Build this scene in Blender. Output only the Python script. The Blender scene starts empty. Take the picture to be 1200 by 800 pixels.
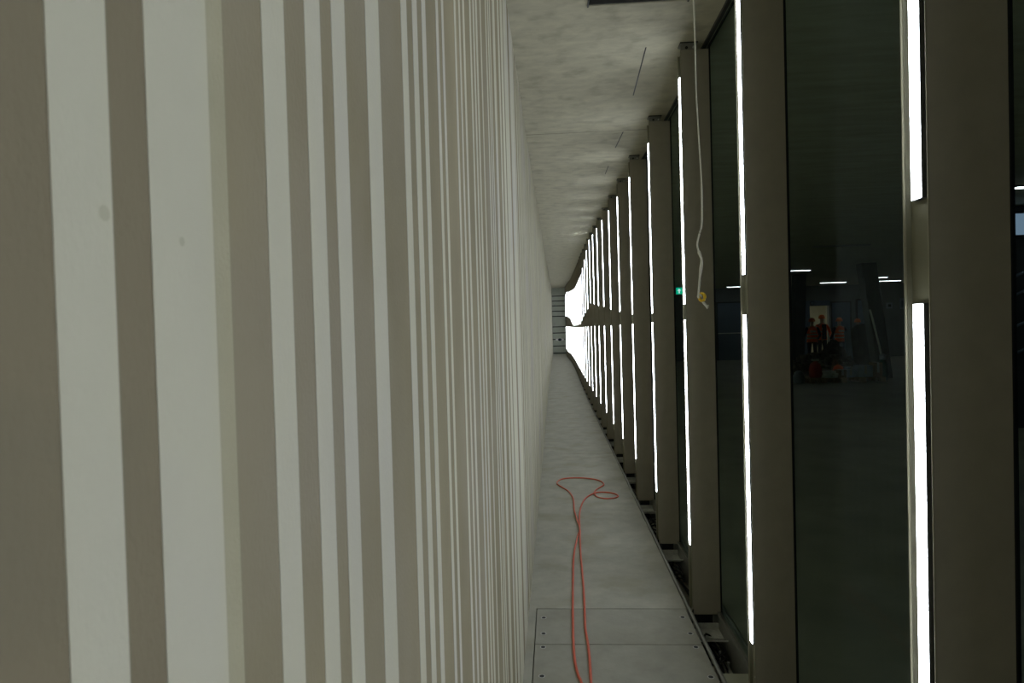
import bpy, bmesh, math, random
from mathutils import Vector, Matrix
random.seed(7)
C = bpy.context.scene.collection
PI = math.pi
EYE = 1.75

# ------------------------------------------------------------------ materials
def new_mat(name):
    m = bpy.data.materials.new(name); m.use_nodes = True
    nt = m.node_tree; nt.nodes.clear()
    return m, nt, nt.nodes, nt.links

def mat(name, col, rough=.6, metal=0., var=.12, scale=6., stretch=(1, 1, 1), bump=.0, bscale=60.,
        col2=None, dirt=None, dscale=1.5, damt=.0, spec=.5, seams=None):
    """procedural surface: base colour with two octaves of noise, optional dirt tone, bump, y-seams"""
    m, nt, N, L = new_mat(name)
    out = N.new('ShaderNodeOutputMaterial'); b = N.new('ShaderNodeBsdfPrincipled')
    L.new(b.outputs[0], out.inputs[0])
    tc = N.new('ShaderNodeTexCoord'); mp = N.new('ShaderNodeMapping')
    mp.inputs['Scale'].default_value = stretch
    L.new(tc.outputs['Object'], mp.inputs[0])
    nz = N.new('ShaderNodeTexNoise'); nz.inputs['Scale'].default_value = scale; nz.inputs['Detail'].default_value = 8
    nz.inputs['Roughness'].default_value = .62
    L.new(mp.outputs[0], nz.inputs[0])
    cr = N.new('ShaderNodeValToRGB')
    c2 = col2 or tuple(c * (1 + var) for c in col)
    c1 = tuple(c * (1 - var) for c in col)
    cr.color_ramp.elements[0].position = .32; cr.color_ramp.elements[1].position = .68
    cr.color_ramp.elements[0].color = (*c1, 1); cr.color_ramp.elements[1].color = (*c2, 1)
    L.new(nz.outputs[0], cr.inputs[0])
    last = cr.outputs[0]
    if dirt:
        n2 = N.new('ShaderNodeTexNoise'); n2.inputs['Scale'].default_value = dscale; n2.inputs['Detail'].default_value = 5
        L.new(tc.outputs['Object'], n2.inputs[0])
        r2 = N.new('ShaderNodeValToRGB'); r2.color_ramp.elements[0].position = .5; r2.color_ramp.elements[1].position = .72
        r2.color_ramp.elements[0].color = (0, 0, 0, 1); r2.color_ramp.elements[1].color = (damt, damt, damt, 1)
        L.new(n2.outputs[0], r2.inputs[0])
        mx = N.new('ShaderNodeMixRGB'); mx.inputs[2].default_value = (*dirt, 1)
        L.new(r2.outputs[0], mx.inputs[0]); L.new(last, mx.inputs[1]); last = mx.outputs[0]
    if seams:                                  # list of (y, half width) darker joints across the surface
        sp = N.new('ShaderNodeSeparateXYZ'); L.new(tc.outputs['Object'], sp.inputs[0])
        for y, hw in seams:
            s = N.new('ShaderNodeMath'); s.operation = 'SUBTRACT'; s.inputs[1].default_value = y; L.new(sp.outputs[1], s.inputs[0])
            a = N.new('ShaderNodeMath'); a.operation = 'ABSOLUTE'; L.new(s.outputs[0], a.inputs[0])
            g = N.new('ShaderNodeMath'); g.operation = 'LESS_THAN'; g.inputs[1].default_value = hw; L.new(a.outputs[0], g.inputs[0])
            h = N.new('ShaderNodeMath'); h.operation = 'MULTIPLY'; h.inputs[1].default_value = .6; L.new(g.outputs[0], h.inputs[0])
            mx = N.new('ShaderNodeMixRGB'); mx.inputs[2].default_value = (.03, .03, .025, 1)
            L.new(h.outputs[0], mx.inputs[0]); L.new(last, mx.inputs[1]); last = mx.outputs[0]
    L.new(last, b.inputs['Base Color'])
    b.inputs['Roughness'].default_value = rough; b.inputs['Metallic'].default_value = metal
    b.inputs['Specular IOR Level'].default_value = spec
    if bump:
        n3 = N.new('ShaderNodeTexNoise'); n3.inputs['Scale'].default_value = bscale; n3.inputs['Detail'].default_value = 4
        L.new(mp.outputs[0], n3.inputs[0])
        bp = N.new('ShaderNodeBump'); bp.inputs['Strength'].default_value = bump; bp.inputs['Distance'].default_value = .004
        L.new(n3.outputs[0], bp.inputs['Height']); L.new(bp.outputs[0], b.inputs['Normal'])
    return m

def emit(name, col, s):
    m, nt, N, L = new_mat(name)
    out = N.new('ShaderNodeOutputMaterial'); e = N.new('ShaderNodeEmission')
    e.inputs[0].default_value = (*col, 1); e.inputs[1].default_value = s
    L.new(e.outputs[0], out.inputs[0]); return m

def glass_mat():
    m, nt, N, L = new_mat('coated_glass')
    out = N.new('ShaderNodeOutputMaterial'); t = N.new('ShaderNodeBsdfTransparent'); g = N.new('ShaderNodeBsdfGlossy')
    t.inputs[0].default_value = (.86, .92, .92, 1); g.inputs['Roughness'].default_value = .02
    g.inputs[0].default_value = (.8, .9, 1, 1)
    fr = N.new('ShaderNodeFresnel'); fr.inputs[0].default_value = 1.4
    k = N.new('ShaderNodeMath'); k.operation = 'MULTIPLY'; k.inputs[1].default_value = .03
    L.new(fr.outputs[0], k.inputs[0])
    mx = N.new('ShaderNodeMixShader'); L.new(k.outputs[0], mx.inputs[0]); L.new(t.outputs[0], mx.inputs[1]); L.new(g.outputs[0], mx.inputs[2])
    L.new(mx.outputs[0], out.inputs[0]); return m

M = dict(
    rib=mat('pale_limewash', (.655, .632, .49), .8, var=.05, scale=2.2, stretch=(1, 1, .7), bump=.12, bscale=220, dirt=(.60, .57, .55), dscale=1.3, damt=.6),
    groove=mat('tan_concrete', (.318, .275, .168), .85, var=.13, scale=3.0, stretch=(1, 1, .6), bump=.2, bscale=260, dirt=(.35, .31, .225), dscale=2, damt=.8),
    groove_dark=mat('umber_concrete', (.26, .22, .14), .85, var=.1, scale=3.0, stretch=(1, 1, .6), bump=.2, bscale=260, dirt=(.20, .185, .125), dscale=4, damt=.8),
    mid=mat('buff_render', (.49, .46, .31), .85, var=.06, scale=12, bump=.3, bscale=300),
    plug=mat('plug_render', (.56, .54, .40), .9, var=.05, scale=30),
    floor=mat('floor_concrete', (.42, .415, .34), .75, var=.13, scale=5.0, bump=.2, bscale=60, dirt=(.33, .305, .205), dscale=2.6, damt=.75,
              seams=[(9.035, .004), (13.95, .006), (21.8, .008), (30.0, .008)]),
    slab=mat('cover_slab_concrete', (.37, .365, .30), .75, var=.1, scale=7, bump=.2, bscale=60, dirt=(.25, .235, .17), dscale=3, damt=.4),
    ceil=mat('ceiling_concrete', (.52, .495, .37), .8, var=.14, scale=7, stretch=(.7, 1.5, 1), bump=.4, bscale=40, dirt=(.27, .25, .175), dscale=7, damt=.5,
             seams=[(5.66, .006), (11.3, .006), (16.9, .006), (22.6, .008)]),
    bronze=mat('bronze_anodised', (.40, .37, .285), .5, metal=.15, var=.05, scale=14, bump=.04, bscale=400),
    liner=mat('olive_channel_liner', (.17, .165, .105), .6, var=.05),
    lip=mat('bronze_cut_edge', (.36, .34, .24), .4, metal=.3, var=.05),
    led=emit('led_diffuser_glow', (.87, .93, 1.0), 22.8),
    black=mat('black_rubber', (.012, .012, .013), .55, var=.2),
    darkmetal=mat('dark_steel', (.06, .062, .06), .5, metal=.5, var=.15, scale=20),
    steel=mat('galvanised_steel', (.60, .61, .56), .5, metal=.15, var=.15, scale=30),
    rail=mat('sill_aluminium', (.26, .265, .23), .5, metal=.2, var=.1, scale=30),
    orange=mat('orange_cable_jacket', (.72, .14, .07), .5, var=.08, scale=40),
    cord=mat('white_cord', (.85, .83, .70), .9, var=.1, scale=200),
    yellow=mat('yellow_plastic', (.95, .62, .02), .45, var=.05),
    greensticker=mat('green_sticker', (.02, .22, .13), .6, var=.05),
    whiteplastic=mat('white_plastic', (.6, .6, .52), .5, var=.05),
    brightwhite=mat('white_enamel', (.92, .92, .9), .4, var=.01),
    boxgrey=mat('junction_box_grey', (.45, .46, .36), .55, var=.05),
    trench=mat('trench_concrete', (.42, .41, .34), .9, var=.25, scale=9, bump=.4, bscale=30),
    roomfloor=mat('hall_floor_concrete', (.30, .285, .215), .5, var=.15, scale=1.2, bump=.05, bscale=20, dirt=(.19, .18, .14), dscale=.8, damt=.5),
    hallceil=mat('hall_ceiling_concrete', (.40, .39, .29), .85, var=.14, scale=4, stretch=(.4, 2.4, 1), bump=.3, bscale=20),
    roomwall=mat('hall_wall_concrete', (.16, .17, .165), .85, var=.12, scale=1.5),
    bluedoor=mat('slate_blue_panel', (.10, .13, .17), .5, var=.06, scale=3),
    paleblue=mat('pale_grey_panel', (.25, .28, .31), .5, var=.06, scale=3),
    strut=mat('charcoal_concrete', (.045, .05, .05), .7, var=.2, scale=2),
    lampw=emit('linear_lamp_glow', (.93, .97, 1), 8.5),
    lampoff=mat('lamp_housing', (.30, .30, .28), .5, var=.05),
    doorglow=emit('corridor_lamp_glow', (1, .93, .78), 10),
    warmwall=mat('cream_wall', (.6, .57, .45), .8, var=.05),
    sky=emit('daylight_pane', (.36, .50, .68), .42),
    exitg=emit('exit_sign_green', (.0, .50, .27), .9), exitw=emit('exit_sign_white', (.7, .95, .85), 1.0),
    skin=mat('skin', (.45, .27, .19), .6, var=.05), trousers=mat('work_trousers', (.02, .025, .04), .9, var=.2),
    shirt=mat('navy_shirt', (.025, .03, .045), .9, var=.2),
    vest=mat('hi_vis_orange', (.95, .14, .03), .6, var=.06), band=mat('reflective_band', (.42, .40, .33), .35, var=.05),
    helmet=mat('orange_helmet', (.85, .17, .03), .35, var=.04), boot=mat('boot_leather', (.03, .02, .015), .6, var=.2),
    wood=mat('pallet_wood', (.30, .21, .13), .85, var=.25, scale=6, stretch=(8, 1, 1)),
    card=mat('cardboard', (.22, .15, .09), .9, var=.15), redbag=mat('red_sack', (.35, .03, .02), .7, var=.15),
    bluebox=mat('pale_blue_carton', (.35, .42, .52), .7, var=.1), rubble=mat('rubble_mix', (.13, .115, .09), .95, var=.6, scale=9),
    tarp=mat('dark_tarpaulin', (.05, .045, .035), .8, var=.4, scale=3), bottle=mat('green_canister', (.03, .12, .09), .4, var=.05),
    pipe=mat('pale_pipe_coating', (.7, .7, .62), .5, var=.1),
    slat=mat('grey_green_cladding', (.58, .62, .52), .6, var=.06, scale=4), slatback=mat('slat_shadow_gap', (.02, .022, .02), .9),
    glass=glass_mat(),
)

# ------------------------------------------------------------------ helpers
class MB:
    def __init__(s): s.v = []; s.f = []; s.mi = []; s.mats = []
    def slot(s, m):
        if m not in s.mats: s.mats.append(m)
        return s.mats.index(m)
    def add(s, vs, fs, m=None):
        o = len(s.v); s.v += [tuple(v) for v in vs]; k = s.slot(m) if m else 0
        for f in fs: s.f.append([i + o for i in f]); s.mi.append(k)
        return s
    def box(s, x0, x1, y0, y1, z0, z1, m=None):
        v = [(x, y, z) for x in (x0, x1) for y in (y0, y1) for z in (z0, z1)]
        return s.add(v, [(0, 1, 3, 2), (4, 6, 7, 5), (0, 4, 5, 1), (2, 3, 7, 6), (0, 2, 6, 4), (1, 5, 7, 3)], m)
    def hexa(s, b, t, m=None):     # bottom 4, top 4 points
        v = list(b) + list(t)
        return s.add(v, [(3, 2, 1, 0), (4, 5, 6, 7), (0, 1, 5, 4), (1, 2, 6, 5), (2, 3, 7, 6), (3, 0, 4, 7)], m)
    def prism(s, prof, z0, z1, m=None):   # profile in xy
        n = len(prof); v = [(x, y, z0) for x, y in prof] + [(x, y, z1) for x, y in prof]
        fs = [(i, (i + 1) % n, n + (i + 1) % n, n + i) for i in range(n)] + [tuple(range(n))[::-1], tuple(range(n, 2 * n))]
        return s.add(v, fs, m)
    def tube(s, pts, r, m=None, n=8, closed=False):
        P = [Vector(p) for p in pts]; k = len(P); rs = r if isinstance(r, (list, tuple)) else [r] * k
        vs = []; up = Vector((0, 0, 1))
        for i, p in enumerate(P):
            a = P[(i - 1) % k] if (i or closed) else P[0]; b = P[(i + 1) % k] if (i < k - 1 or closed) else P[-1]
            t = (b - a).normalized()
            if abs(t.dot(up)) > .95: ref = Vector((1, 0, 0))
            else: ref = up
            u = t.cross(ref).normalized(); w = u.cross(t).normalized()
            vs += [p + u * math.cos(2 * PI * j / n) * rs[i] + w * math.sin(2 * PI * j / n) * rs[i] for j in range(n)]
        fs = []
        for i in range(k if closed else k - 1):
            for j in range(n):
                a = i * n + j; b = i * n + (j + 1) % n; c = ((i + 1) % k) * n
                fs.append((a, b, c + (j + 1) % n, c + j))
        if not closed: fs += [tuple(range(n))[::-1], tuple(range((k - 1) * n, k * n))]
        return s.add(vs, fs, m)
    def lathe(s, prof, m=None, n=20, c=(0, 0, 0)):
        vs = []
        for r, z in prof: vs += [(c[0] + r * math.cos(2 * PI * j / n), c[1] + r * math.sin(2 * PI * j / n), c[2] + z) for j in range(n)]
        fs = [(i * n + j, i * n + (j + 1) % n, (i + 1) * n + (j + 1) % n, (i + 1) * n + j) for i in range(len(prof) - 1) for j in range(n)]
        fs += [tuple(range(n))[::-1], tuple(range((len(prof) - 1) * n, len(prof) * n))]
        return s.add(vs, fs, m)
    def build(s, name, m=None, parent=None, smooth=False, bevel=0, loc=None):
        me = bpy.data.meshes.new(name); me.from_pydata(s.v, [], s.f)
        ms = s.mats or [m]
        for q in ms: me.materials.append(q)
        if s.mats:
            for p, k in zip(me.polygons, s.mi): p.material_index = k
        bm = bmesh.new(); bm.from_mesh(me); bmesh.ops.recalc_face_normals(bm, faces=bm.faces); bm.to_mesh(me); bm.free()
        if smooth:
            for p in me.polygons: p.use_smooth = True
        o = bpy.data.objects.new(name, me); C.objects.link(o)
        if bevel:
            b = o.modifiers.new('bevel', 'BEVEL'); b.width = bevel; b.segments = 2; b.limit_method = 'ANGLE'
        if parent: o.parent = parent
        if loc: o.location = loc
        return o

def spline(pts, n=8, closed=False):
    P = [Vector(p) for p in pts]; k = len(P); out = []
    for i in range(k if closed else k - 1):
        g = (lambda j: P[j % k]) if closed else (lambda j: P[max(0, min(k - 1, j))])
        a, b, c, d = g(i - 1), g(i), g(i + 1), g(i + 2)
        for q in range(n):
            t = q / n
            out.append(.5 * ((2 * b) + (c - a) * t + (2 * a - 5 * b + 4 * c - d) * t * t + (3 * b - a - 3 * c + d) * t ** 3))
    if not closed: out.append(P[-1])
    return out

def tag(o, label, cat, group=None, kind=None):
    o['label'] = label; o['category'] = cat
    if group: o['group'] = group
    if kind: o['kind'] = kind
    return o
def thing(name, label, cat, loc=(0, 0, 0), rz=0, group=None):
    o = bpy.data.objects.new(name, None); C.objects.link(o); o.location = loc; o.rotation_euler = (0, 0, rz)
    o.empty_display_size = .1
    return tag(o, label, cat, group)
def struct(o): o['kind'] = 'structure'; return o
def lerp_table(T, x):
    if x <= T[0][0]: return T[0][1]
    for (a, u), (b, v) in zip(T, T[1:]):
        if x <= b: return u + (v - u) * (x - a) / (b - a)
    return T[-1][1]

# ------------------------------------------------------------------ geometry of the passage
YEND, YBACK = 44.0, -5.0
CT = [(-5, 3.40), (0, 3.42), (3.98, 3.44), (5.28, 3.425), (6.6, 3.462), (7.83, 3.512), (9.05, 3.566), (10.28, 3.62), (11.5, 3.675), (14, 3.77), (20, 3.92), (44, 4.49)]
ceil_z = lambda y: lerp_table(CT, y)
LW = [(-5, -.20), (18, -.20), (44, -.085)]                          # left wall
FX = [(-5, .80), (15, .80), (19, .812), (21, .83), (23.6, .85), (28, .88), (33.5, .895), (36, .85), (38.5, .79), (44, .80)]   # fin line
lw = lambda y: lerp_table(LW, y)
fx = lambda y: lerp_table(FX, y)

# --- left wall: raised pale ribs on tan ground, bar-code rhythm
def wall_left():
    R = []      # (y0, y1, kind)
    # rib edges in metres along the wall
    seen = [(0.2489, 0.2848, 'rib'), (0.3131, 0.3725, 'rib'), (0.3725, 0.3925, 'mid'), (0.4482, 0.4877, 'rib'), (0.5306, 0.5676, 'rib'), (0.5985, 0.6392, 'rib'), (0.714, 0.7719, 'rib'), (0.8934, 0.931, 'rib'), (0.9699, 1.0066, 'rib'), (1.0447, 1.0787, 'rib'), (1.1802, 1.2079, 'rib'), (1.2451, 1.2715, 'rib'), (1.4184, 1.4471, 'rib'), (1.4947, 1.522, 'rib'), (1.5664, 1.6015, 'rib'), (1.7069, 1.7405, 'rib'), (1.7859, 1.8205, 'rib'), (1.8564, 1.8985, 'rib'), (1.9808, 2.0152, 'rib'), (2.1564, 2.194, 'rib'), (2.2363, 2.2733, 'rib'), (2.3045, 2.3439, 'rib'), (2.4424, 2.5452, 'rib'), (2.6901, 2.774, 'rib'), (2.8524, 2.9816, 'rib'), (3.0415, 3.3289, 'rib'), (3.458, 3.8243, 'rib')]
    R = [[a, max(c, a + .008), k] for a, c, k in seen]
    # before the camera's view
    y = .18
    pre = []
    while y > YBACK:
        w = random.uniform(.03, .07); pre.append([y - w, y, 'rib']); y -= w + random.uniform(.03, .08)
    R = pre[::-1] + R
    y = R[-1][1] + .04
    while y < YEND - .3:
        w = random.choice([.014, .02, .028, .035, .05]); R.append([y, y + w, 'rib'])
        y += w + random.choice([.016, .025, .035, .05, .05, .09, .13])
    b = MB(); cur = YBACK
    z0 = -.02
    def seg(ya, yb, d, m, top):
        xa, xb = lw(ya) + d, lw(yb) + d
        xo = -.50
        b.add([(xa, ya, z0), (xb, yb, z0), (xb, yb, ceil_z(yb) + top), (xa, ya, ceil_z(ya) + top)], [(0, 1, 2, 3)], m)
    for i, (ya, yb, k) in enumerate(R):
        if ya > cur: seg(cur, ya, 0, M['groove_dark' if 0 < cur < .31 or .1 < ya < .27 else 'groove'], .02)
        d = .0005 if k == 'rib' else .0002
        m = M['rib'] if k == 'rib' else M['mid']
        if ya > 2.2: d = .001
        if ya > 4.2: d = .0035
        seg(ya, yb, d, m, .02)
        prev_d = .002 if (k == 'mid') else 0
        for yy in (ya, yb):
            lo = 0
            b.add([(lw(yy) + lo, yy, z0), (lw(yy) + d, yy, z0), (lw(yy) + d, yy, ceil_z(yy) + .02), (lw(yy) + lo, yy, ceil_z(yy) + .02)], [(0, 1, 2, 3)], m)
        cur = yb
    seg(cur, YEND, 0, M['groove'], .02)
    # body of the wall behind the face
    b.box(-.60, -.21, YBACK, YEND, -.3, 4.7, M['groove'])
    # filled formwork ties
    for (yy, zz, r) in [(.2789, 1.75 + .2789 * .205, .0036), (.3393, 1.75 + .3393 * .155, .0026), (.2789, 1.42, .0036)]:
        n = 20; x = lw(yy) + .0008
        b.add([(x, yy + r * math.cos(2 * PI * j / n), zz + r * math.sin(2 * PI * j / n)) for j in range(n)], [tuple(range(n))], M['plug'])
    return struct(b.build('wall_left'))
wall_left()

# --- floor of the passage (left strip, main slab, opening for the two cover slabs)
FE = lambda y: fx(y) - .028
b = MB()
def fslab(xa, xb, ya, yb, z=0., step=2.0, m=M['floor']):
    y = ya
    while y < yb - 1e-6:
        y2 = min(y + step, yb)
        A = xa(y), xb(y), xa(y2), xb(y2)
        b.hexa([(A[0], y, z - .14), (A[1], y, z - .14), (A[3], y2, z - .14), (A[2], y2, z - .14)],
               [(A[0], y, z), (A[1], y, z), (A[3], y2, z), (A[2], y2, z)], m)
        y = y2
wl = lambda y: lw(y) - .01
fslab(wl, FE, 4.036, YEND)
fslab(wl, lambda y: -.155, 1.2, 4.036)
fslab(wl, FE, YBACK, 1.2)
struct(b.build('floor'))
# cover slabs, askew hairline gaps, countersunk lifting holes
for (ya, yb, holes, lab) in [
    (3.578, 4.031, [(-.107, 3.905), (-.105, 3.701), (.725, 3.914), (.728, 3.706)], 'short grey concrete cover slab with four bolt holes, farther of the two in the floor'),
    (1.205, 3.572, [(-.105, 3.541), (-.106, 3.242), (.725, 3.548), (.733, 3.245), (-.105, 1.5), (.73, 1.5)], 'long grey concrete cover slab at bottom edge under the orange cable ends')]:
    t = thing('cover_slab', lab, 'floor slab', (.31, (ya + yb) / 2, 0), 0, 'concrete cover slabs set in the passage floor')
    q = MB(); cx, cy = .31, (ya + yb) / 2
    q.box(-.150 - cx, .766 - cx, ya - cy, yb - cy, -.12, 0)
    sl = q.build("slab", M["slab"], t, bevel=.002)
    for hx, hy in holes:
        h = MB(); h.lathe([(.017, -.001), (.017, .0006), (.013, .0008), (.0125, .0002)], M['steel'], 18, (hx - cx, hy - cy, 0))
        h.lathe([(.0125, -.001), (.0125, .0005)], M['black'], 18, (hx - cx, hy - cy, 0.0004))
        h.build("bolt_hole", None, sl)

# floor edge bar beside the trench
b = MB()
ys = [YBACK + i * 1.0 for i in range(int(YEND - YBACK) + 1)]
b.tube([(FE(y) + .017, y, -.006) for y in ys], .012, n=10)
tr = struct(b.build('trim_1', M['rail'], smooth=True))
# trench
b = MB()
for y in ys[:-1]:
    y2 = y + 1
    for (o0, o1, z0, z1) in [(-.04, .18, -.24, -.20)]:
        b.hexa([(fx(y) + o0, y, z0), (fx(y) + o1, y, z0), (fx(y2) + o1, y2, z0), (fx(y2) + o0, y2, z0)],
               [(fx(y) + o0, y, z1), (fx(y) + o1, y, z1), (fx(y2) + o1, y2, z1), (fx(y2) + o0, y2, z1)])
struct(b.build('trim_2', M['trench']))
# sill on the hall side of the trench: ledge plus two small upstands
b = MB()
for y in ys[:-1]:
    y2 = y + 1
    for (o0, o1, z0, z1) in [(.148, .215, -.21, -.012), (.150, .158, -.012, .004), (.186, .196, -.012, .012)]:
        b.hexa([(fx(y) + o0, y, z0), (fx(y) + o1, y, z0), (fx(y2) + o1, y2, z0), (fx(y2) + o0, y2, z0)],
               [(fx(y) + o0, y, z1), (fx(y) + o1, y, z1), (fx(y2) + o1, y2, z1), (fx(y2) + o0, y2, z1)])
struct(b.build('trim_3', M['rail']))
# ceiling track of the glazing
b = MB()
for y in ys[:-1]:
    y2 = y + 1
    for (o0, o1, d) in [(.142, .162, .018), (.178, .186, .014)]:
        b.hexa([(fx(y) + o0, y, ceil_z(y) - d), (fx(y) + o1, y, ceil_z(y) - d), (fx(y2) + o1, y2, ceil_z(y2) - d), (fx(y2) + o0, y2, ceil_z(y2) - d)],
               [(fx(y) + o0, y, ceil_z(y) + .01), (fx(y) + o1, y, ceil_z(y) + .01), (fx(y2) + o1, y2, ceil_z(y2) + .01), (fx(y2) + o0, y2, ceil_z(y2) + .01)])
struct(b.build('trim_4', M['darkmetal']))

# --- ceiling with hatch opening
b = MB()
HX0, HX1, HY0, HY1 = .218, .744, 2.80, 3.462
def cs(x0, x1, y0, y1):
    x0f = x0 if callable(x0) else (lambda y: x0); x1f = x1 if callable(x1) else (lambda y: x1)
    y = y0
    while y < y1 - 1e-6:
        y2 = min(y + .61, y1)
        b.hexa([(x0f(y), y, ceil_z(y)), (x1f(y), y, ceil_z(y)), (x1f(y2), y2, ceil_z(y2)), (x0f(y2), y2, ceil_z(y2))],
               [(x0f(y), y, ceil_z(y) + .2), (x1f(y), y, ceil_z(y) + .2), (x1f(y2), y2, ceil_z(y2) + .2), (x0f(y2), y2, ceil_z(y2) + .2)], M['ceil'])
        y = y2
cl = lambda y: lw(y) - .02; cr_ = lambda y: fx(y) + .19
cs(cl, cr_, YBACK, HY0); cs(cl, HX0, HY0, HY1); cs(HX1, cr_, HY0, HY1); cs(cl, cr_, HY1, YEND)
struct(b.build('ceiling'))
t = thing('ceiling_hatch', 'recessed rectangular hatch in the concrete ceiling at top edge', 'hatch', (.475, 3.1, ceil_z(3.1)))
q = MB(); zc = ceil_z(3.1)
q.hexa([(HX0 - .475, HY0 - 3.1, .055), (HX1 - .475, HY0 - 3.1, .055), (HX1 - .475, HY1 - 3.1, .075), (HX0 - .475, HY1 - 3.1, .075)],
       [(HX0 - .475, HY0 - 3.1, .12), (HX1 - .475, HY0 - 3.1, .12), (HX1 - .475, HY1 - 3.1, .12), (HX0 - .475, HY1 - 3.1, .12)])
q.build('panel', M['trench'], t)
q = MB(); w = .008
for (x0, x1, y0, y1) in [(HX0, HX1, HY1 - w, HY1), (HX0, HX1, HY0, HY0 + w), (HX0, HX0 + w, HY0 + w, HY1 - w), (HX1 - w, HX1, HY0 + w, HY1 - w)]:
    q.box(x0 - .475, x1 - .475, y0 - 3.1, y1 - 3.1, .0 + .027 * (y0 - 3.1) - .001, .06)
q.build('frame', M['darkmetal'], t)

# short cast-in slots in the ceiling, one per bay
def slot(i, x0, y0, x1, y1, lab):
    q = MB(); n = Vector((y1 - y0, -(x1 - x0), 0)).normalized() * .004
    p = [Vector((x0, y0, ceil_z(y0) - .0012)), Vector((x1, y1, ceil_z(y1) - .0012))]
    q.hexa([p[0] - n, p[0] + n, p[1] + n, p[1] - n], [v + Vector((0, 0, .02)) for v in (p[0] - n, p[0] + n, p[1] + n, p[1] - n)])
    tag(q.build('ceiling_slot', M['black']), lab, 'anchor slot', 'anchor slots in the concrete ceiling')
slot(0, .602, 4.01, .621, 4.80, 'long thin dark slot cast in ceiling, nearest one')
slot(1, .643, 5.70, .629, 6.25, 'short thin dark slot cast in ceiling beyond the long one')
slot(2, .63, 7.05, .632, 7.5, 'faint thin slot in ceiling, farthest of the three')

# --- end wall of the passage: horizontal cladding boards
b = MB(); b.box(-.62, 1.3, YEND, YEND + .2, -.3, 4.9)
struct(b.build('wall_back', M['slatback']))
zs = [4.50, 3.97, 3.64, 3.315, 2.95, 2.606, 1.896, 1.481, 1.048, .603, .124, .0]
t = thing('slatted_screen', 'grey green horizontal board screen closing the far end of the passage', 'screen', (.33, YEND - .04, 0))
for a, c in zip(zs, zs[1:]):
    q = MB(); top = a - (.06 if a < 4.4 else 0)
    if c == 0: top = .05
    q.box(-.41, .47, -.03, .03, c + .0, top)
    q.build('board', M['slat'], t, bevel=.01)
q = MB()
for x in (-.44, .5): q.box(x - .03, x + .03, -.035, .035, 0, 4.5)
q.build('frame', M['bluedoor'], t)
t = thing('oval_plate', 'small white oval plate with dark round centre on the far board screen', 'plate', (.385, YEND - .09, 1.0))
q = MB(); n = 28
v = [(.30 * math.cos(2 * PI * j / n), -.018, .085 * math.sin(2 * PI * j / n)) for j in range(n)]; v2 = [(x, .016, z) for x, y, z in v]
q.add(v + v2, [tuple(range(n)), tuple(range(n, 2 * n))] + [(j, (j + 1) % n, n + (j + 1) % n, n + j) for j in range(n)])
q.build('plate', M['brightwhite'], t)
q = MB(); v = [(.13 * math.cos(2 * PI * j / n), -.03, .085 * math.sin(2 * PI * j / n)) for j in range(n)]; v2 = [(x, -.018, z) for x, y, z in v]
q.add(v + v2, [tuple(range(n)), tuple(range(n, 2 * n))] + [(j, (j + 1) % n, n + (j + 1) % n, n + j) for j in range(n)])
q.build('centre', M['trousers'], t)
b = MB(); b.box(-.62, 1.2, YBACK - .2, YBACK, -.3, 3.5)
struct(b.build('wall_front', M['groove']))

# ------------------------------------------------------------------ the row of light fins
Y = [1.437, 2.734, 3.98, 5.28, 6.60, 7.83, 9.05, 10.28, 11.5, 12.7, 13.9]
while Y[-1] < 38.2: Y.append(Y[-1] + 1.2)
Y += [41.4, 42.8]
PRE = [-1.13, .147]
TOPS = {2: 3.412, 3: 3.35, 4: 3.43, 5: 3.468, 6: 3.53, 7: 3.565, 8: 3.605}
UT = [(0, 1.50), (4, 1.495), (5.3, 1.47), (6.6, 1.504), (7.9, 1.556), (9.1, 1.61), (10.3, 1.68), (11.5, 1.74), (12.7, 1.806), (13.9, 1.87), (15.1, 1.79), (17, 1.65), (18.3, 1.52), (21, 1.54), (25, 1.53), (28, 1.65), (38, 2.12)]
UB = [(0, .27), (1.5, .262), (2.75, .205), (4.0, .126), (5.3, .104), (6.6, .126), (7.9, .189), (9.1, .25), (10.3, .33), (11.5, .39), (12.7, .46), (13.9, .53), (15.1, .436), (16.3, .38), (17.5, .30), (18.7, .21), (20, .12), (23, .11), (28.5, .11), (31, .22), (38, .72), (43, .8)]
LT = [(0, .03), (1.5, .032), (2.75, .036), (5.3, .028), (8, .02), (28, .03), (38, .11)]
ORD = ['nearest', 'second', 'third', 'fourth', 'fifth', 'sixth', 'seventh', 'eighth', 'ninth', 'tenth', 'eleventh', 'twelfth', 'thirteenth', 'fourteenth',
       'fifteenth', 'sixteenth', 'seventeenth', 'eighteenth', 'nineteenth', 'twentieth', 'twenty-first', 'twenty-second', 'twenty-third', 'twenty-fourth',
       'twenty-fifth', 'twenty-sixth', 'twenty-seventh', 'twenty-eighth', 'twenty-ninth', 'thirtieth', 'thirty-first', 'thirty-second', 'thirty-third', 'thirty-fourth', 'thirty-fifth', 'thirty-sixth']
T = .10
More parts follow.
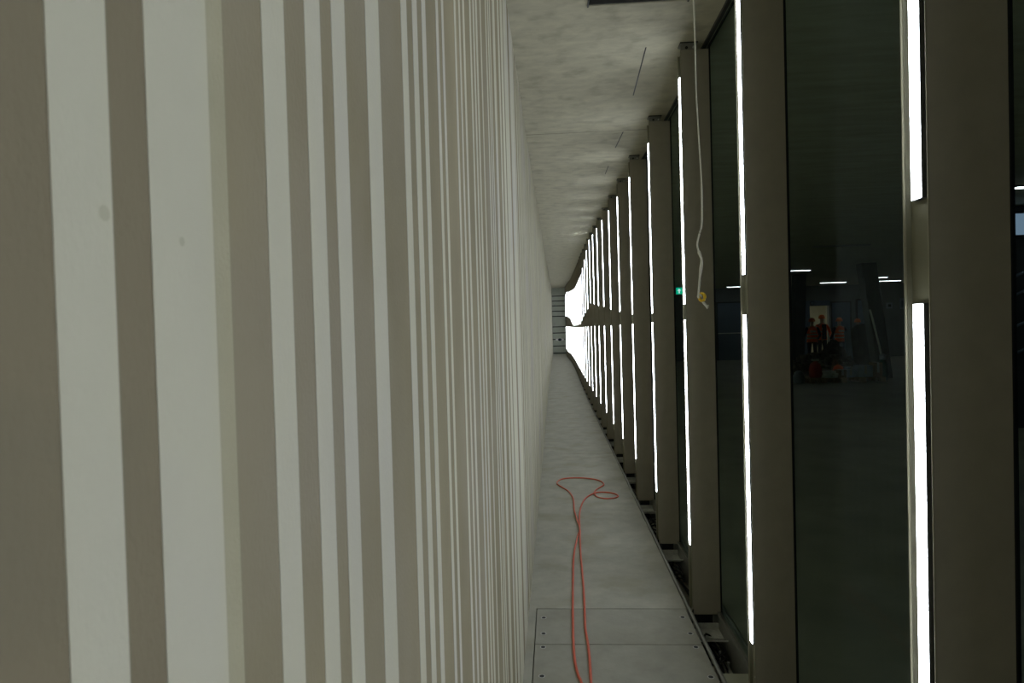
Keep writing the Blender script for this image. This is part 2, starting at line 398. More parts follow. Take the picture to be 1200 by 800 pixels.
def fin(k, y):
    x = fx(y)
    if k == 0: lab = 'widest bronze light fin at right edge of photo, with white LED strips'
    elif k == 1: lab = 'second bronze light fin from the camera, left of the workers seen through glass'
    elif k == 2: lab = 'third bronze light fin from the camera, behind the hanging white cord'
    elif k < 0: lab = 'bronze light fin beside or behind the camera, outside the photo'
    else: lab = 'slender bronze light fin with LED strips, %s from the camera' % ORD[k]
    t = thing('light_fin', lab, 'light fin', (x, y, 0), 0, 'bronze light fins along the glass wall')
    top = ceil_z(y) - .042
    ut, ub, lt = EYE + lerp_table(UT, y), EYE + lerp_table(UB, y), EYE + lerp_table(LT, y)
    lb = EYE - 1.345
    q = MB()
    q.prism([(.004, 0), (.166, 0), (.166, T), (.004, T), (.004, T - .004), (.016, T - .004), (.016, .004), (.004, .004)], -.012, top)
    q.build('profile', M['bronze'], t)
    q = MB(); q.prism([(.0042, .0042), (.0160, .0042), (.0160, T - .0042), (.0042, T - .0042), (.0042, T - .0062), (.0152, T - .0062), (.0152, .0052), (.0042, .0052)], -.011, top - .001)
    q.build('channel_liner', M['liner'], t)
    q = MB(); q.box(0, .004, 0, .0025, -.012, top); q.box(0, .004, T - .0025, T, -.012, top)
    q.build('edge_lip', M['lip'], t)
    for z0, z1 in ((lb, lt), (ub, ut)):
        q = MB(); ya, yb = .0245, .0615
        q.prism([(.0, ya), (-.002, ya + .001), (-.0034, ya + .006), (-.0034, yb - .006), (-.002, yb - .001), (.0, yb)], z0, z1)
        df = q.build('diffuser', M['led'], t)
        q = MB(); q.box(.0005, .016, ya - .001, yb + .001, z0 - .002, z1 + .002); q.build('carrier', M['darkmetal'], df)
    q = MB(); q.box(.166, .176, -.001, .014, 0.0, ceil_z(y) - .02)
    q.build('gasket', M['black'], t)
    # head bracket up to the soffit
    zc = ceil_z(y)
    q = MB(); q.box(.004, .092, .004, .012, top - .001, zc - .010); q.box(.0, .10, -.012, .06, zc - .012, zc)
    hb = q.build('head_bracket', M['rail'], t)
    q = MB(); q.box(-.002, .102, -.016, .062, zc - .006, zc); q.build('shim', M['black'], hb)
    if k < 12:
        q = MB(); q.tube([(.038, .005, zc - .028), (.038, .002, zc - .028)], .009, n=10); q.build('hole', M['black'], hb)
        q = MB(); q.tube([(.078, .004, zc - .028), (.078, -.006, zc - .028)], .007, n=6); q.build('bolt', M['steel'], hb)
    # foot standing in the trench
    q = MB(); q.box(.03, .12, .01, .09, -.20, -.012); q.build('foot', M['black'], t)
    if k < 16:
        q = MB(); q.box(-.008, .145, -.16, -.03, -.10, -.085); q.box(-.008, .145, -.035, -.03, -.10, -.05); q.build('base_plate', M['steel'], t)
        q = MB(); q.tube([(-.008, -.24, -.06), (.147, -.24, -.06)], .0045, n=6); q.build('cross_rod', M['steel'], t)
    if -1 < k < 8:
        q = MB(); q.box(.0045, .0075, .006, .013, .27, .375); q.box(.0045, .0075, .006, .022, .262, .27)
        cn = q.build('connector', M['whiteplastic'], t)
        q = MB(); q.box(.002, .0045, .0055, .0135, .315, .335); q.build('sticker', M['greensticker'], cn)
    # dark flexible lead from the channel down into the trench
    if -1 < k < 6:
        q = MB(); q.tube(spline([(.01, .014, .26), (.012, .016, .15), (.006, .01, .05), (-.004, -.02, -.04), (.02, -.07, -.15), (.08, -.2, -.185)], 5), .0045, n=7)
        q.build('lead', M['black'], t, smooth=True)
for i, y in enumerate(PRE): fin(-1 - i, y)
for k, y in enumerate(Y): fin(k, y)

# glass panes between fins
YY = PRE + Y
for i, (a, c) in enumerate(zip(YY, YY[1:] + [Y[-1] + 1.1])):
    q = MB(); y0, y1 = a + .012, c - .002
    X0, X1 = fx(y0) + .169, fx(y1) + .169
    z1 = lambda y: ceil_z(y) - .002
    q.hexa([(X0, y0, .0), (X0 + .01, y0, .0), (X1 + .01, y1, .0), (X1, y1, .0)],
           [(X0, y0, z1(y0)), (X0 + .01, y0, z1(y0)), (X1 + .01, y1, z1(y1)), (X1, y1, z1(y1))])
    struct(q.build('window_%d' % (i + 1), M['glass']))
# solid closing panel of the glass wall after the last pane

# ------------------------------------------------------------------ cables in the trench
for i in range(4):
    ph = random.uniform(0, 6); off = .03 + i * .028
    pts = []
    y = 1.0
    while y < 24:
        pts.append((fx(y) + off + .018 * math.sin(y * (2.1 + .4 * i) + ph) + .01 * math.sin(y * 5.3 + i), y, -.182 + .012 * (i % 2) + .014 * abs(math.sin(y * 3.1 + ph)))); y += .16
    q = MB(); q.tube(spline(pts, 3), .006 + .0015 * (i % 3), n=7)
    tag(q.build('trench_cable', M['black'], smooth=True), 'one of the thin black cables lying loose along the trench beside the fins', 'cable', 'black cables in the trench')
for (y, r, zz) in [(3.72, .055, -.15), (5.95, .075, -.13), (4.9, .05, -.15), (8.5, .06, -.14)]:
    pts = [(fx(y) + .07 + .055 * math.cos(a), y + r * 2 * math.sin(a), zz + .022 * math.sin(2 * a + y)) for a in [j * PI / 8 for j in range(40)]]
    pts = [(p[0] + .004 * math.sin(j), p[1] + .003 * j / 4, p[2] + .0016 * j) for j, p in enumerate(pts)]
    q = MB(); q.tube(pts, .006, n=7)
    lab = {3.72: 'coiled black cable loop in the trench before the third fin', 5.95: 'black cable loop arching in trench between fourth and fifth fin',
           4.9: 'black cable coil in trench before the fourth fin', 8.5: 'small black cable coil in trench before the seventh fin'}[y]
    tag(q.build('cable_coil', M['black'], smooth=True), lab, 'cable', 'cable coils in the trench')
t = thing('junction_box', 'square grey junction box in the trench at lower right', 'junction box', (.862, 3.19, -.2))
q = MB(); q.box(-.062, .078, -.12, .11, 0, .165); q.build('body', M['boxgrey'], t, bevel=.006)
q = MB(); q.box(-.064, .08, -.122, .112, .166, .19); ld = q.build('lid', M['boxgrey'], t, bevel=.005)
q = MB(); q.lathe([(.005, .190), (.005, .193), (.002, .194)], None, 12, (.01, 0, 0)); q.build('screw', M['steel'], ld)
for (dx, y, lab) in [(.10, 3.56, 'nearer small upright steel stud in the trench'), (.085, 3.68, 'farther small upright steel stud in the trench')]:
    q = MB(); q.lathe([(.004, 0), (.004, .10), (.007, .10), (.007, .112), (.003, .114)], None, 10)
    o = q.build('threaded_stud', M['steel']); o.location = (fx(y) + dx, y, -.2); tag(o, lab, 'stud', 'steel studs in the trench')

# ------------------------------------------------------------------ orange cable on the floor
path = [(.10, 2.75), (.095, 3.0), (.09, 3.166), (.076, 3.244), (.065, 3.369), (.063, 3.533), (.068, 3.854), (.084, 4.381), (.108, 4.968), (.149, 5.383), (.178, 5.612), (.188, 5.94), (.207, 6.219), (.244, 6.492), (.296, 6.688), (.376, 6.836), (.432, 6.877), (.521, 6.866), (.595, 6.799), (.616, 6.708), (.572, 6.643), (.483, 6.62), (.402, 6.69), (.379, 6.801), (.402, 6.965), (.467, 7.112), (.508, 7.21), (.493, 7.347), (.433, 7.458), (.339, 7.523), (.242, 7.554), (.123, 7.543), (.033, 7.48), (-.011, 7.308), (.038, 7.132), (.109, 6.941), (.148, 6.694), (.154, 6.496), (.15, 6.221), (.163, 5.887), (.178, 5.607), (.17, 5.328), (.161, 5.01), (.157, 4.652), (.154, 4.374), (.145, 4.013), (.137, 3.755), (.142, 3.572), (.142, 3.385), (.137, 3.173), (.13, 2.95), (.13, 2.75)]
q = MB(); pts = []
for i, (x, y) in enumerate(path):
    z = .0075
    if i in (39, 40, 41): z = .019
    if i in (23,): z = .019
    pts.append((x, y, z))
q.tube(spline(pts, 6), .0072, n=10)
tag(q.build('extension_cable', M['orange'], smooth=True), 'orange red extension cable looped on the grey passage floor', 'cable')

# ------------------------------------------------------------------ hanging cord with yellow ring
t = thing('hanging_cord', 'twisted white cord hanging from the ceiling with a frayed knotted end', 'cord', (.576, 2.6, ceil_z(2.6)))
cp = [(.574, 3.392), (.575, 3.15), (.577, 3.018), (.580, 2.85), (.5805, 2.687), (.585, 2.52), (.589, 2.42), (.5925, 2.353), (.5935, 2.25), (.5905, 2.146), (.579, 2.10), (.571, 2.063), (.579, 2.03), (.5875, 2.002), (.582, 1.96), (.578, 1.936), (.574, 1.89), (.571, 1.858)]
L0 = [(x - .576, .002 * math.sin(i * 2), z - ceil_z(2.6)) for i, (x, z) in enumerate(cp)]
sp = spline(L0, 6)
def rad(p):
    z = p[2] + ceil_z(2.6)
    return .0028 if z > 2.3 else (.0036 if z > 2.04 else (.0055 + .0012 * math.sin(z * 90) if z > 1.94 else .0038))
q = MB(); q.tube(sp, [rad(p) for p in sp], n=8); q.build('strand', M['cord'], t, smooth=True)
zc = ceil_z(2.6)
q = MB()
q.tube(spline([(-.006, 0, 1.862 - zc), (-.002, 0, 1.856 - zc), (.008, .002, 1.845 - zc), (.018, 0, 1.832 - zc), (.026, 0, 1.822 - zc)], 5), [.0045] * 5 + [.004] * 8 + [.0048] * 8, n=8)
for dx, dz in ((.036, 1.825), (.034, 1.817), (.029, 1.812)):
    q.tube([(.024, 0, 1.824 - zc), (dx, .001, dz - zc)], [.0035, .0014], n=6)
q.tube(spline([(-.006, .004, 1.862 - zc), (.0, -.006, 1.868 - zc), (.006, .0, 1.862 - zc), (.0, .006, 1.855 - zc)], 5, True), .0035, n=6, closed=True)
q.build('knotted_end', M['cord'], t, smooth=True)
q = MB(); q.tube([(.001 * 0 + .0105 * math.cos(2 * PI * j / 24), .006, .0145 * math.sin(2 * PI * j / 24)) for j in range(24)], .0058, n=10, closed=True)
o = q.build('yellow_ring', M['yellow'], smooth=True); o.location = (.586, 2.596, 1.858); tag(o, 'small yellow plastic ring tied to the end of the hanging cord', 'ring')
q = MB(); q.lathe([(.012, -.004), (.012, 0), (.005, 0), (.004, -.018), (.002, -.02)][::-1], None, 12); q.build('hook', M['steel'], t)

# ------------------------------------------------------------------ the dark hall behind the glass
GX = .985
RB = 32.0
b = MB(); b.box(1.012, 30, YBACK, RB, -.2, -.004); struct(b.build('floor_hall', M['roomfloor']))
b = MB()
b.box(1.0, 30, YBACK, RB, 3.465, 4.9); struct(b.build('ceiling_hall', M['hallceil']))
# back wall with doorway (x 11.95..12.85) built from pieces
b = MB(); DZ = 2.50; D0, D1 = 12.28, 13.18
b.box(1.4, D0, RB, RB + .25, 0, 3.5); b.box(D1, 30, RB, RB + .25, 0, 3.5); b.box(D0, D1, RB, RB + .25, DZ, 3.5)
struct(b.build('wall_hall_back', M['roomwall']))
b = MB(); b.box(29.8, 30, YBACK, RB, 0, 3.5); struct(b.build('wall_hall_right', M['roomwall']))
# small lit lobby behind the doorway
b = MB(); b.box(11.2, 14.2, RB + 3, RB + 3.1, 0, 2.9); b.box(11.1, 11.2, RB + .25, RB + 3, 0, 2.9); b.box(14.2, 14.3, RB + .25, RB + 3, 0, 2.9)
b.box(11.2, 14.2, RB + .25, RB + 3, 2.9, 3.0); b.box(11.2, 14.2, RB + .25, RB + 3, -.1, 0)
struct(b.build('wall_lobby', M['warmwall']))
t = thing('lobby_lamp', 'pale boxy lamp on the lobby ceiling behind the lit doorway', 'lamp', (12.6, RB + 1.2, 2.78))
q = MB(); q.box(-.45, .1, -.3, .3, 0, .1); q.build('housing', M['lampoff'], t, bevel=.01)
q = MB(); q.box(-.40, .05, -.25, .25, -.02, 0); q.build('diffuser', M['doorglow'], t)
# door frames, panels
def panel(name, lab, cat, x0, x1, z0, z1, y, m, fm, extra=None, parts=('leaf', 'frame'), kind=None):
    t = thing(name, lab, cat, ((x0 + x1) / 2, y, z0)); w = (x1 - x0) / 2; h = z1 - z0
    q = MB(); q.box(-w, w, -.03, .03, 0, h); q.build(parts[0], m, t)
    q = MB(); f = .06
    q.box(-w - f, -w, -.05, .05, 0, h + f); q.box(w, w + f, -.05, .05, 0, h + f); q.box(-w, w, -.05, .05, h, h + f)
    q.build(parts[1], fm, t)
    return t
t = panel('sliding_door', 'slate blue door panel right of the lit doorway', 'door', 13.27, 14.10, 0, 2.62, RB - .07, M['bluedoor'], M['strut'])
q = MB(); q.box(-.36, -.33, -.1, -.03, .95, 1.25); q.build('handle', M['steel'], t.children[0])
b = MB(); b.box(D0 - .42, D0 - .03, RB - .07, RB, 0, 2.75); b.box(D0 - .03, D1 + .02, RB - .07, RB, DZ, 2.75)
struct(b.build('trim_5', M['bluedoor']))
t = panel('hall_door', 'dark blue single door with black frame, behind helmeted head', 'door', 14.45, 15.0, 0, 2.70, RB - .07, M['bluedoor'], M['black'])
q = MB(); q.box(-.24, -.21, -.1, -.03, .95, 1.2); q.build('handle', M['steel'], t.children[0])
t = panel('blue_partition', 'broad slate blue partition at the back of the hall, seen between second and third fin', 'partition', 7.9, 9.1, 0, 2.75, RB - .09, M['bluedoor'], M['strut'], parts=('sheet', 'frame'))
q = MB(); q.box(-.6, .6, -.045, -.03, 1.28, 1.32); q.build('rail', M['steel'], t)
# clock / small signs on the back wall
t = thing('wall_sign', 'small square grey sign with dark centre on the hall back wall', 'sign', (15.95, RB - .02, 2.41))
q = MB(); q.box(-.14, .14, -.02, .0, -.14, .14); q.build('plate', M['paleblue'], t)
q = MB(); q.box(-.06, .07, -.03, -.02, -.06, .06); q.build('symbol', M['black'], t)
t = thing('wall_sign', 'tall pale rectangular sign on the hall back wall nearest the fin', 'sign', (16.55, RB - .02, 2.48))
q = MB(); q.box(-.12, .12, -.02, .0, -.26, .26); q.build('plate', M['paleblue'], t)
q = MB(); q.box(-.05, .05, -.03, -.02, -.16, .16); q.build('symbol', M['bluedoor'], t)
t = thing('wall_clock', 'dark round clock above the lit doorway', 'clock', (12.35, RB - .09, 2.63))
q = MB(); q.tube([(0, 0, 0), (0, -.04, 0)], .1, n=20); q.build('case', M['black'], t)
q = MB(); q.tube([(0, -.04, 0), (0, -.046, 0)], .075, n=20); q.build('dial', M['bluedoor'], t)

# exit sign hung from the hall ceiling
t = thing('exit_sign', 'green lit exit sign with white upward arrow, seen left of third fin', 'sign', (4.778, 25, 3.05))
q = MB(); q.box(-.12, .12, -.03, .03, -.13, .13); q.build('housing', M['lampoff'], t)
q = MB(); q.box(-.115, .115, -.036, -.03, -.125, .125); q.build('face', M['exitg'], t)
q = MB(); q.add([(x, yy, z) for yy in (-.040, -.036) for x, z in ((-.022, -.09), (.022, -.09), (.022, .01), (.07, .01), (0, .09), (-.07, .01), (-.022, .01))],
               [tuple(range(7)), tuple(range(7, 14))] + [(j, (j + 1) % 7, 7 + (j + 1) % 7, 7 + j) for j in range(7)])
q.build('arrow', M['exitw'], t)
q = MB()
for x in (-.08, .08): q.tube([(x, 0, .13), (x, 0, 3.465 - 3.05)], .008, n=6)
q.build('hanger', M['steel'], t)
# linear lamps
for (x0, x1, y, lit, lab) in [(7.7, 8.49, 22, 1, 'lit linear lamp on the hall ceiling, leftmost in the wide glass bay'),
                              (13.02, 13.42, 27, 1, 'shortest lit linear lamp on the hall ceiling'),
                              (11.78, 12.91, 29.5, 1, 'lit linear lamp on hall ceiling above the lit doorway'),
                              (14.22, 15.24, 29.5, 1, 'lit linear lamp on hall ceiling above the leaning strut'),
                              (5.92, 7.19, 15.2, 0, 'unlit linear lamp on the hall ceiling, nearest one'),
                              (8.0, 9.0, 30.5, 1, 'lit linear lamp on the hall ceiling above the blue partition'),
                              (6.1, 7.4, 9.0, 1, 'lit linear lamp on hall ceiling at right edge')]:
    t = thing('linear_lamp', lab, 'lamp', ((x0 + x1) / 2, y, 3.44), 0, 'linear lamps on the hall ceiling'); w = (x1 - x0) / 2
    q = MB(); q.box(-w, w, -.05, .05, 0, .026); q.build('housing', M['lampoff'], t)
    q = MB(); q.box(-w + .02, w - .02, -.04, .04, -.008, 0); q.build('tube', M['lampw'] if lit else M['lampoff'], t)

# leaning struts
def strut(lab, y, x0b, x1b, x0t, x1t):
    q = MB(); q.hexa([(x0b, y, 0), (x1b, y, 0), (x1b, y + .4, 0), (x0b, y + .4, 0)], [(x0t, y, 3.46), (x1t, y, 3.46), (x1t, y + .4, 3.46), (x0t, y + .4, 3.46)])
    o = q.build('leaning_strut', M['strut'], bevel=.02); tag(o, lab, 'column', 'leaning concrete struts in the hall'); return o
strut('charcoal leaning strut left of the workers', 24, 8.60, 8.98, 8.74, 9.12)
strut('charcoal leaning strut behind the pallet, right of the workers', 20, 9.65, 10.06, 9.2, 9.64)
q = MB(); q.tube(spline([(9.395, 19.96, 2.06), (9.47, 19.95, 1.75), (9.56, 19.95, 1.35), (9.64, 19.95, 1.0), (9.70, 19.96, .70)], 4), .028, n=8)
tag(q.build('pale_pipe', M['pipe'], smooth=True), 'thin pale pipe leaning along the strut above the pallet', 'pipe')

# high window and stair rails at far right
b = MB(); b.box(6.55, 10.5, 10.6, 10.8, 0, 3.46); struct(b.build('wall_stair_core', M['strut']))
t = thing('window_40', 'pale blue high window at right edge', 'window', (7.6, 10.56, 3.0)); t['kind'] = 'structure'
q = MB(); q.box(-.84, .8, -.02, .0, -.0, .33); q.build('pane', M['sky'], t)
q = MB(); q.box(-.87, .83, -.03, .02, -.04, 0); q.box(-.87, .83, -.03, .02, .33, .37); q.build('frame', M['black'], t)
t = thing('stair_rail', 'dark steel stair railing rising at the right edge', 'railing', (6.85, 10.2, 0))
for z in (2.35, 2.07, 1.6, 1.2):
    q = MB(); q.tube([(-.35, 0, z - .18), (2.2, 0, z + .9)], .022, n=8); q.build('bar', M['bluedoor'], t, smooth=True)
for x in (-.3, 1.0, 2.1):
    q = MB(); q.tube([(x, 0, 0), (x, 0, 2.3 + x * .42)], .025, n=8); q.build('post', M['bluedoor'], t, smooth=True)

# ------------------------------------------------------------------ workers
def skinned(name, joints, edges, mat_, parent, sub=2):
    me = bpy.data.meshes.new(name); me.from_pydata([j[:3] for j in joints], edges, [])
    o = bpy.data.objects.new(name, me); C.objects.link(o)
    s = o.modifiers.new('skin', 'SKIN'); o.modifiers.new('sub', 'SUBSURF').levels = sub; o.modifiers['sub'].render_levels = sub
    for i, j in enumerate(joints):
        r = j[3]; me.skin_vertices[0].data[i].radius = (r, j[4] if len(j) > 4 else r)
    me.skin_vertices[0].data[0].use_root = True
    bpy.context.view_layer.update()
    dg = bpy.context.evaluated_depsgraph_get()
    m2 = bpy.data.meshes.new_from_object(o.evaluated_get(dg)); bpy.data.objects.remove(o)
    m2.materials.clear(); m2.materials.append(mat_)
    for p in m2.polygons: p.use_smooth = True
    o = bpy.data.objects.new(name, m2); C.objects.link(o); o.parent = parent
    return o
def ell(b, cx, cy, prof, m, n=24):      # stacked ellipses (z, rx, ry)
    vs = []
    for z, rx, ry in prof: vs += [(cx + rx * math.cos(2 * PI * j / n), cy + ry * math.sin(2 * PI * j / n), z) for j in range(n)]
    fs = [(i * n + j, i * n + (j + 1) % n, (i + 1) * n + (j + 1) % n, (i + 1) * n + j) for i in range(len(prof) - 1) for j in range(n)]
    fs += [tuple(range(n))[::-1], tuple(range((len(prof) - 1) * n, len(prof) * n))]
    b.add(vs, fs, m)
def worker(lab, x, y, rz, s=1.0, elbow=(.30, .02), hand=(.27, -.22), jacket=False):
    t = thing('person', lab, 'person', (x, y, 0), rz, 'construction workers in orange'); t.scale = (s, s, s)
    J = [(0, 0, .98, .135, .10), (0, 0, 1.15, .13, .095), (0, 0, 1.32, .15, .105), (0, 0, 1.45, .11, .08), (0, .0, 1.53, .052), (0, -.005, 1.60, .07), (0, -.01, 1.68, .082, .095), (0, -.005, 1.75, .06, .075)]
    E = [(i, i + 1) for i in range(7)]
    def ad(p, par): J.append(p); E.append((par, len(J) - 1)); return len(J) - 1
    for sg in (-1, 1):
        a = ad((sg * .10, 0, .90, .095), 0); a = ad((sg * .11, -.01, .70, .075), a); a = ad((sg * .115, -.015, .50, .06), a)
        a = ad((sg * .12, .0, .30, .055), a); a = ad((sg * .125, .02, .09, .042), a); ad((sg * .14, -.12, .04, .038), a)
        a = ad((sg * .19, 0, 1.43, .062), 3); a = ad((sg * (elbow[0] - .04), elbow[1] * .5, 1.28, .05), a); a = ad((sg * elbow[0], elbow[1], 1.13, .042), a)
        hx, hy = hand; zw = .90
        a = ad((sg * hx, hy, zw + .05, .028), a); pa = ad((sg * hx, hy - .03, zw - .01, .030, .016), a)
        for fi in range(4):
            f = ad((sg * hx, hy - .06 + .02 * fi, zw - .06, .009), pa); ad((sg * (hx - .012), hy - .06 + .02 * fi, zw - .105 + .006 * abs(fi - 1.3), .0075), f)
        f = ad((sg * (hx - .01), hy - .075, zw - .02, .010), pa); ad((sg * (hx - .015), hy - .09, zw - .06, .008), f)
    skinned('body', J, E, M['skin'], t, 1)
    # facial features
    q = MB(); ell(q, 0, -.105, [(1.655, .004, .004), (1.662, .014, .014), (1.69, .008, .012), (1.71, .004, .006)], M['skin'], 10); q.build('nose', M['skin'], t, smooth=True)
    # trousers and boots
    TJ = [(0, 0, .98, .150, .115)]; TE = []
    for sg in (-1, 1):
        k = len(TJ)
        TJ += [(sg * .10, 0, .88, .105), (sg * .11, -.01, .68, .088), (sg * .115, -.015, .48, .074), (sg * .12, 0, .28, .068), (sg * .125, .01, .11, .064)]
        TE += [(0, k)] + [(k + i, k + i + 1) for i in range(4)]
    skinned('trousers', TJ, TE, M['trousers'], t)
    for sg in (-1, 1):
        q = MB(); ell(q, sg * .13, -.04, [(.0, .055, .14), (.03, .056, .142), (.07, .05, .11), (.10, .048, .07), (.2, .052, .06)], M['boot']); q.build('boot', M['boot'], t, smooth=True)
    # sleeves
    sm = M['vest'] if jacket else M['shirt']
    for sg in (-1, 1):
        SJ = [(sg * .15, 0, 1.44, .075), (sg * .205, 0, 1.41, .075), (sg * (elbow[0] - .04), elbow[1] * .5, 1.27, .062), (sg * elbow[0], elbow[1], 1.13, .054), (sg * hand[0], hand[1], .97, .044)]
        skinned('sleeve', SJ, [(i, i + 1) for i in range(4)], sm, t)
    # vest: fitted shell with two reflective bands and shoulder bands
    q = MB(); prof = [(.86, .205, .155), (1.0, .195, .15), (1.02, .194, .149), (1.09, .192, .147), (1.14, .192, .147), (1.21, .194, .15), (1.30, .20, .152), (1.40, .185, .14), (1.47, .13, .105), (1.50, .085, .08)]
    ell(q, 0, 0, prof, M['vest']); vt = q.build('vest', None, t, smooth=True)
    for z in (1.0, 1.15):
        q = MB(); ell(q, 0, 0, [(z, .200, .155), (z + .05, .200, .155)], M['band']); q.build('reflective_band', None, vt, smooth=True)
    for yy in (.153, -.155):
        q = MB(); q.box(-.11, .11, yy - .004, yy + .004, 1.26, 1.34); q.build('chest_mark', M['band'], vt)
    if jacket:
        q = MB(); q.box(-.085, .085, -.175, -.10, .88, 1.48); q.build('shirt_front', M['shirt'], t, bevel=.02)
    q = MB(); n = 24
    prof = [(.128, 1.70), (.125, 1.73), (.118, 1.77), (.095, 1.82), (.055, 1.85), (.01, 1.857)]
    q.lathe(prof, M['helmet'], n, (0, -.005, 0)); ell(q, 0, -.03, [(1.695, .13, .155), (1.705, .13, .155)], M['helmet'])
    q.build('helmet', None, t, smooth=True)
    return t
worker('person in orange hi-vis vest and helmet, leftmost, seen from behind', 10.82, 28.0, PI - .1, 1.03)
worker('taller person in orange jacket over dark shirt standing in the lit doorway', 11.66, 29.1, .25, 1.10, elbow=(.33, -.05), hand=(.20, -.25), jacket=True)
worker('person in orange hi-vis vest, rightmost full figure, seen from behind', 12.02, 28.2, PI + .05, 1.02)
worker('person mostly hidden behind the dark tarpaulin heap, orange helmet showing', 12.86, 28.4, PI, .985)

# ------------------------------------------------------------------ goods and rubble in the hall
def heap(cx, cy, rx, ry, h, seed, n=22):
    rnd = random.Random(seed); q = MB(); vs = []; R = 10
    for i in range(R + 1):
        f = i / R
        for j in range(n):
            a = 2 * PI * j / n; k = 1 + rnd.uniform(-.12, .12)
            vs.append((cx + rx * f * math.cos(a) * k, cy + ry * f * math.sin(a) * k, max(0, h * (1 - f ** 1.6) * rnd.uniform(.8, 1.15)) if i < R else 0))
    fs = [(i * n + j, i * n + (j + 1) % n, (i + 1) * n + (j + 1) % n, (i + 1) * n + j) for i in range(R) for j in range(n)]
    q.add(vs, fs); return q
q = heap(8.6, 21.9, 1.5, 1.1, .62, 3)
rnd = random.Random(5)
for i in range(120):
    a = rnd.uniform(0, 2 * PI); f = rnd.uniform(0, .95); x, y = 8.6 + 1.5 * f * math.cos(a), 21.9 + 1.1 * f * math.sin(a); z = .62 * (1 - f ** 1.6); s = rnd.uniform(.03, .13)
    q.box(x - s, x + s, y - s * .7, y + s * .7, z - s * .3, z + s * rnd.uniform(.4, 1.3))
tag(q.build('rubble_heap', M['rubble']), 'low heap of dark building rubble left of the pallet', 'rubble', kind='stuff')
q = heap(9.95, 23.9, .85, .55, .98, 9); tag(q.build('rubble_heap', M['tarp']), 'dark covered heap in front of the workers', 'heap')
q = MB(); ell(q, 11.83, 25.5, [(0, .66, .5), (.5, .64, .48), (1.1, .58, .45), (1.45, .48, .35), (1.58, .34, .24), (1.62, .1, .08)], M['tarp'], 18)
tag(q.build('tarpaulin_stack', None, smooth=True), 'tall dark rounded stack under tarpaulin right of the workers', 'covered stack')
q = MB(); q.hexa([(10.84, 24.9, 0), (11.13, 24.9, 0), (11.13, 24.94, 0), (10.84, 24.94, 0)], [(10.88, 25.1, 1.36), (11.10, 25.1, 1.36), (11.10, 25.14, 1.36), (10.88, 25.14, 1.36)])
tag(q.build('leaning_board', M['bluedoor']), 'slate grey board leaning beside the dark covered stack', 'board')

def pallet(lab, x, y, L):
    t = thing('pallet', lab, 'pallet', (x, y, 0), 0, 'wooden pallets on the hall floor')
    for j in range(6):
        q = MB(); yy = -.4 + j * .14; q.box(-L / 2, L / 2, yy, yy + .1, .122, .144); q.build('deck_board', M['wood'], t)
    for xx in (-L / 2, -.07, L / 2 - .14):
        for yy in (-.4, -.06, .3):
            q = MB(); q.box(xx, xx + .14, yy, yy + .1, .022, .1); q.build('block', M['wood'], t)
        q = MB(); q.box(xx, xx + .14, -.4, .4, .1, .122); q.build('stringer', M['wood'], t)
        q = MB(); q.box(xx, xx + .14, -.4, .4, 0, .022); q.build('skid', M['wood'], t)
pallet('wider wooden pallet carrying pale blue cartons in the hall', 8.66, 19.2, 1.2)
pallet('narrower wooden pallet carrying the red sack', 7.60, 19.25, .80)
def bag(name, lab, cat, x, y, z, w, d, h, m, parts=None):
    q = MB(); ell(q, 0, 0, [(0, w * .42, d * .42), (h * .08, w * .5, d * .5), (h * .5, w * .52, d * .52), (h * .85, w * .4, d * .4), (h, w * .15, d * .15)], M[m], 14)
    o = q.build(name, None, smooth=True); o.location = (x, y, z); tag(o, lab, cat); return o
bag('sack', 'dark red sack standing on the narrower pallet', 'sack', 7.45, 19.1, .144, .34, .3, .46, 'redbag')
q = MB(); q.box(-.1, .1, -.03, .03, 0, .07); o = q.build('paper_wad', M['whiteplastic'], bevel=.015); o.location = (7.45, 19.1, .615); tag(o, 'crumpled white paper on top of the red sack', 'paper')
def carton(lab, x, y, z, w, d, h, m, g, rz=0):
    t = thing('carton', lab, 'box', (x, y, z), rz, g)
    q = MB(); q.box(-w / 2, w / 2, -d / 2, d / 2, 0, h); bx = q.build('box', M[m], t, bevel=.006)
    q = MB(); q.box(-.03, .03, -d / 2 - .002, d / 2 + .002, h * .3, h + .003); q.build('tape', M['band'], bx)
G = 'cartons on the pallets'
carton('flat white carton on pallet, lowest of the three stacked', 7.80, 19.0, .144, .34, .3, .06, 'whiteplastic', G)
carton('flat white carton on pallet, middle of the three stacked', 7.83, 19.0, .21, .30, .3, .06, 'whiteplastic', G, .1)
carton('flat white carton on pallet, top of the three stacked', 7.79, 19.0, .276, .30, .28, .06, 'whiteplastic', G, -.12)
carton('brown carton between white and pale blue cartons', 8.10, 19.0, .144, .22, .3, .22, 'card', G)
carton('pale blue carton on pallet, left of the two side by side', 8.33, 19.0, .144, .22, .3, .22, 'bluebox', G)
carton('taller pale blue carton on pallet with items on top', 8.75, 19.05, .144, .40, .3, .32, 'bluebox', G, .04)
carton('pale blue carton on pallet, right of the two side by side', 8.53 - .02, 19.35, .144, .2, .25, .26, 'bluebox', G)
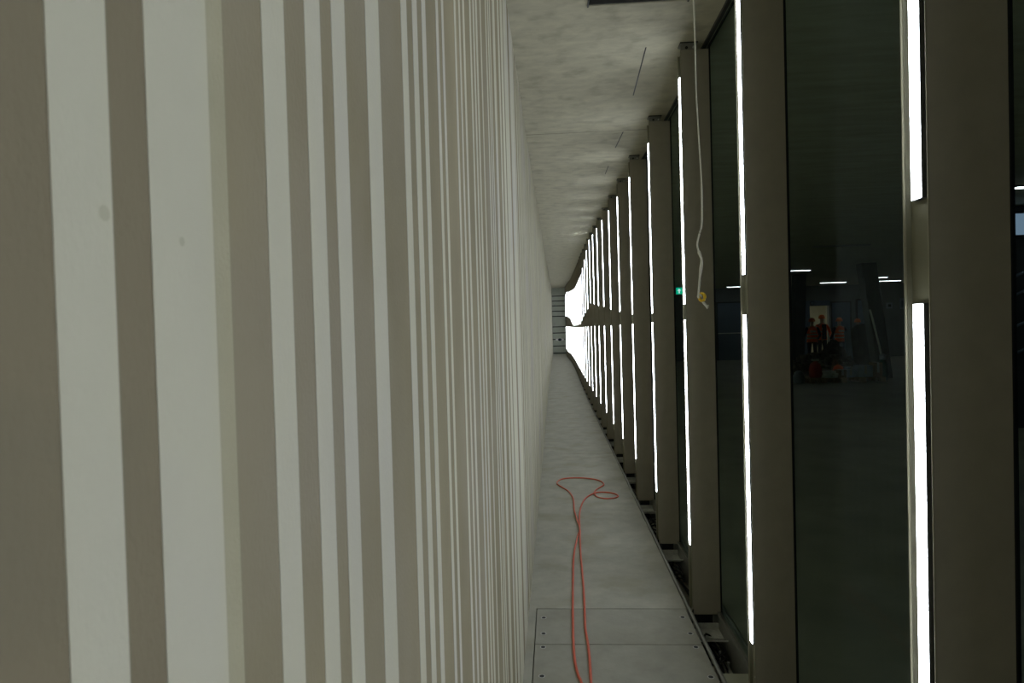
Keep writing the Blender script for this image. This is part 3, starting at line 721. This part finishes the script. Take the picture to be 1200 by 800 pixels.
carton('tall brown carton at the right end of the pallet', 9.10, 19.05, .144, .24, .3, .40, 'card', G)
bag('sack', 'small orange sack behind the cartons on the pallet', 'sack', 8.20, 19.36, .144, .30, .26, .33, 'vest')
bag('sack', 'slim pale sack standing behind the orange sack', 'sack', 8.34, 19.9, 0, .22, .2, .62, 'card')
t = thing('canister', 'dark green canister with pale cap at right end of pallet', 'canister', (9.42, 19.3, 0))
q = MB(); q.lathe([(.10, 0), (.11, .03), (.11, .5), (.05, .6)], None, 18); q.build('body', M['bottle'], t, smooth=True)
q = MB(); q.lathe([(.085, .60), (.085, .74), (.05, .77)], None, 18); q.build('cap', M['paleblue'], t, smooth=True)
bag('crumpled_bag', 'small crumpled white bag on the hall floor left of the pallet', 'bag', 7.72 - .55, 19.9, 0, .32, .25, .16, 'whiteplastic')
bag('crumpled_bag', 'pale crumpled sheeting on the floor before the rubble', 'bag', 6.95, 19.0, 0, .30, .28, .36, 'paleblue')

# ------------------------------------------------------------------ world, camera
w = bpy.data.worlds.new('World'); bpy.context.scene.world = w; w.use_nodes = True
bg = w.node_tree.nodes['Background']; bg.inputs[0].default_value = (.5, .62, .8, 1); bg.inputs[1].default_value = .01

def camera():
    f = 760.; r = .0275
    F = Vector((649 - 600, 400 - 385, -f)).normalized()
    R = Vector((1, r, 0)); R = (R - F * R.dot(F)).normalized(); U = R.cross(F)
    rot = Matrix((R, F, U))                 # rows: world axes seen from the camera -> camera to world
    cd = bpy.data.cameras.new('camera'); co = bpy.data.objects.new('camera', cd); C.objects.link(co)
    co.matrix_world = Matrix.Translation((0, 0, EYE)) @ rot.to_4x4()
    cd.sensor_width = 36; cd.lens = 36 * f / 1200; cd.clip_start = .02; cd.clip_end = 200
    cd.dof.use_dof = True; cd.dof.focus_distance = 4.0; cd.dof.aperture_fstop = 16
    bpy.context.scene.camera = co
camera()
vs = bpy.context.scene.view_settings
vs.view_transform = 'Standard'; vs.look = 'None'; vs.gamma = 1; vs.use_curve_mapping = False; vs.exposure = 0
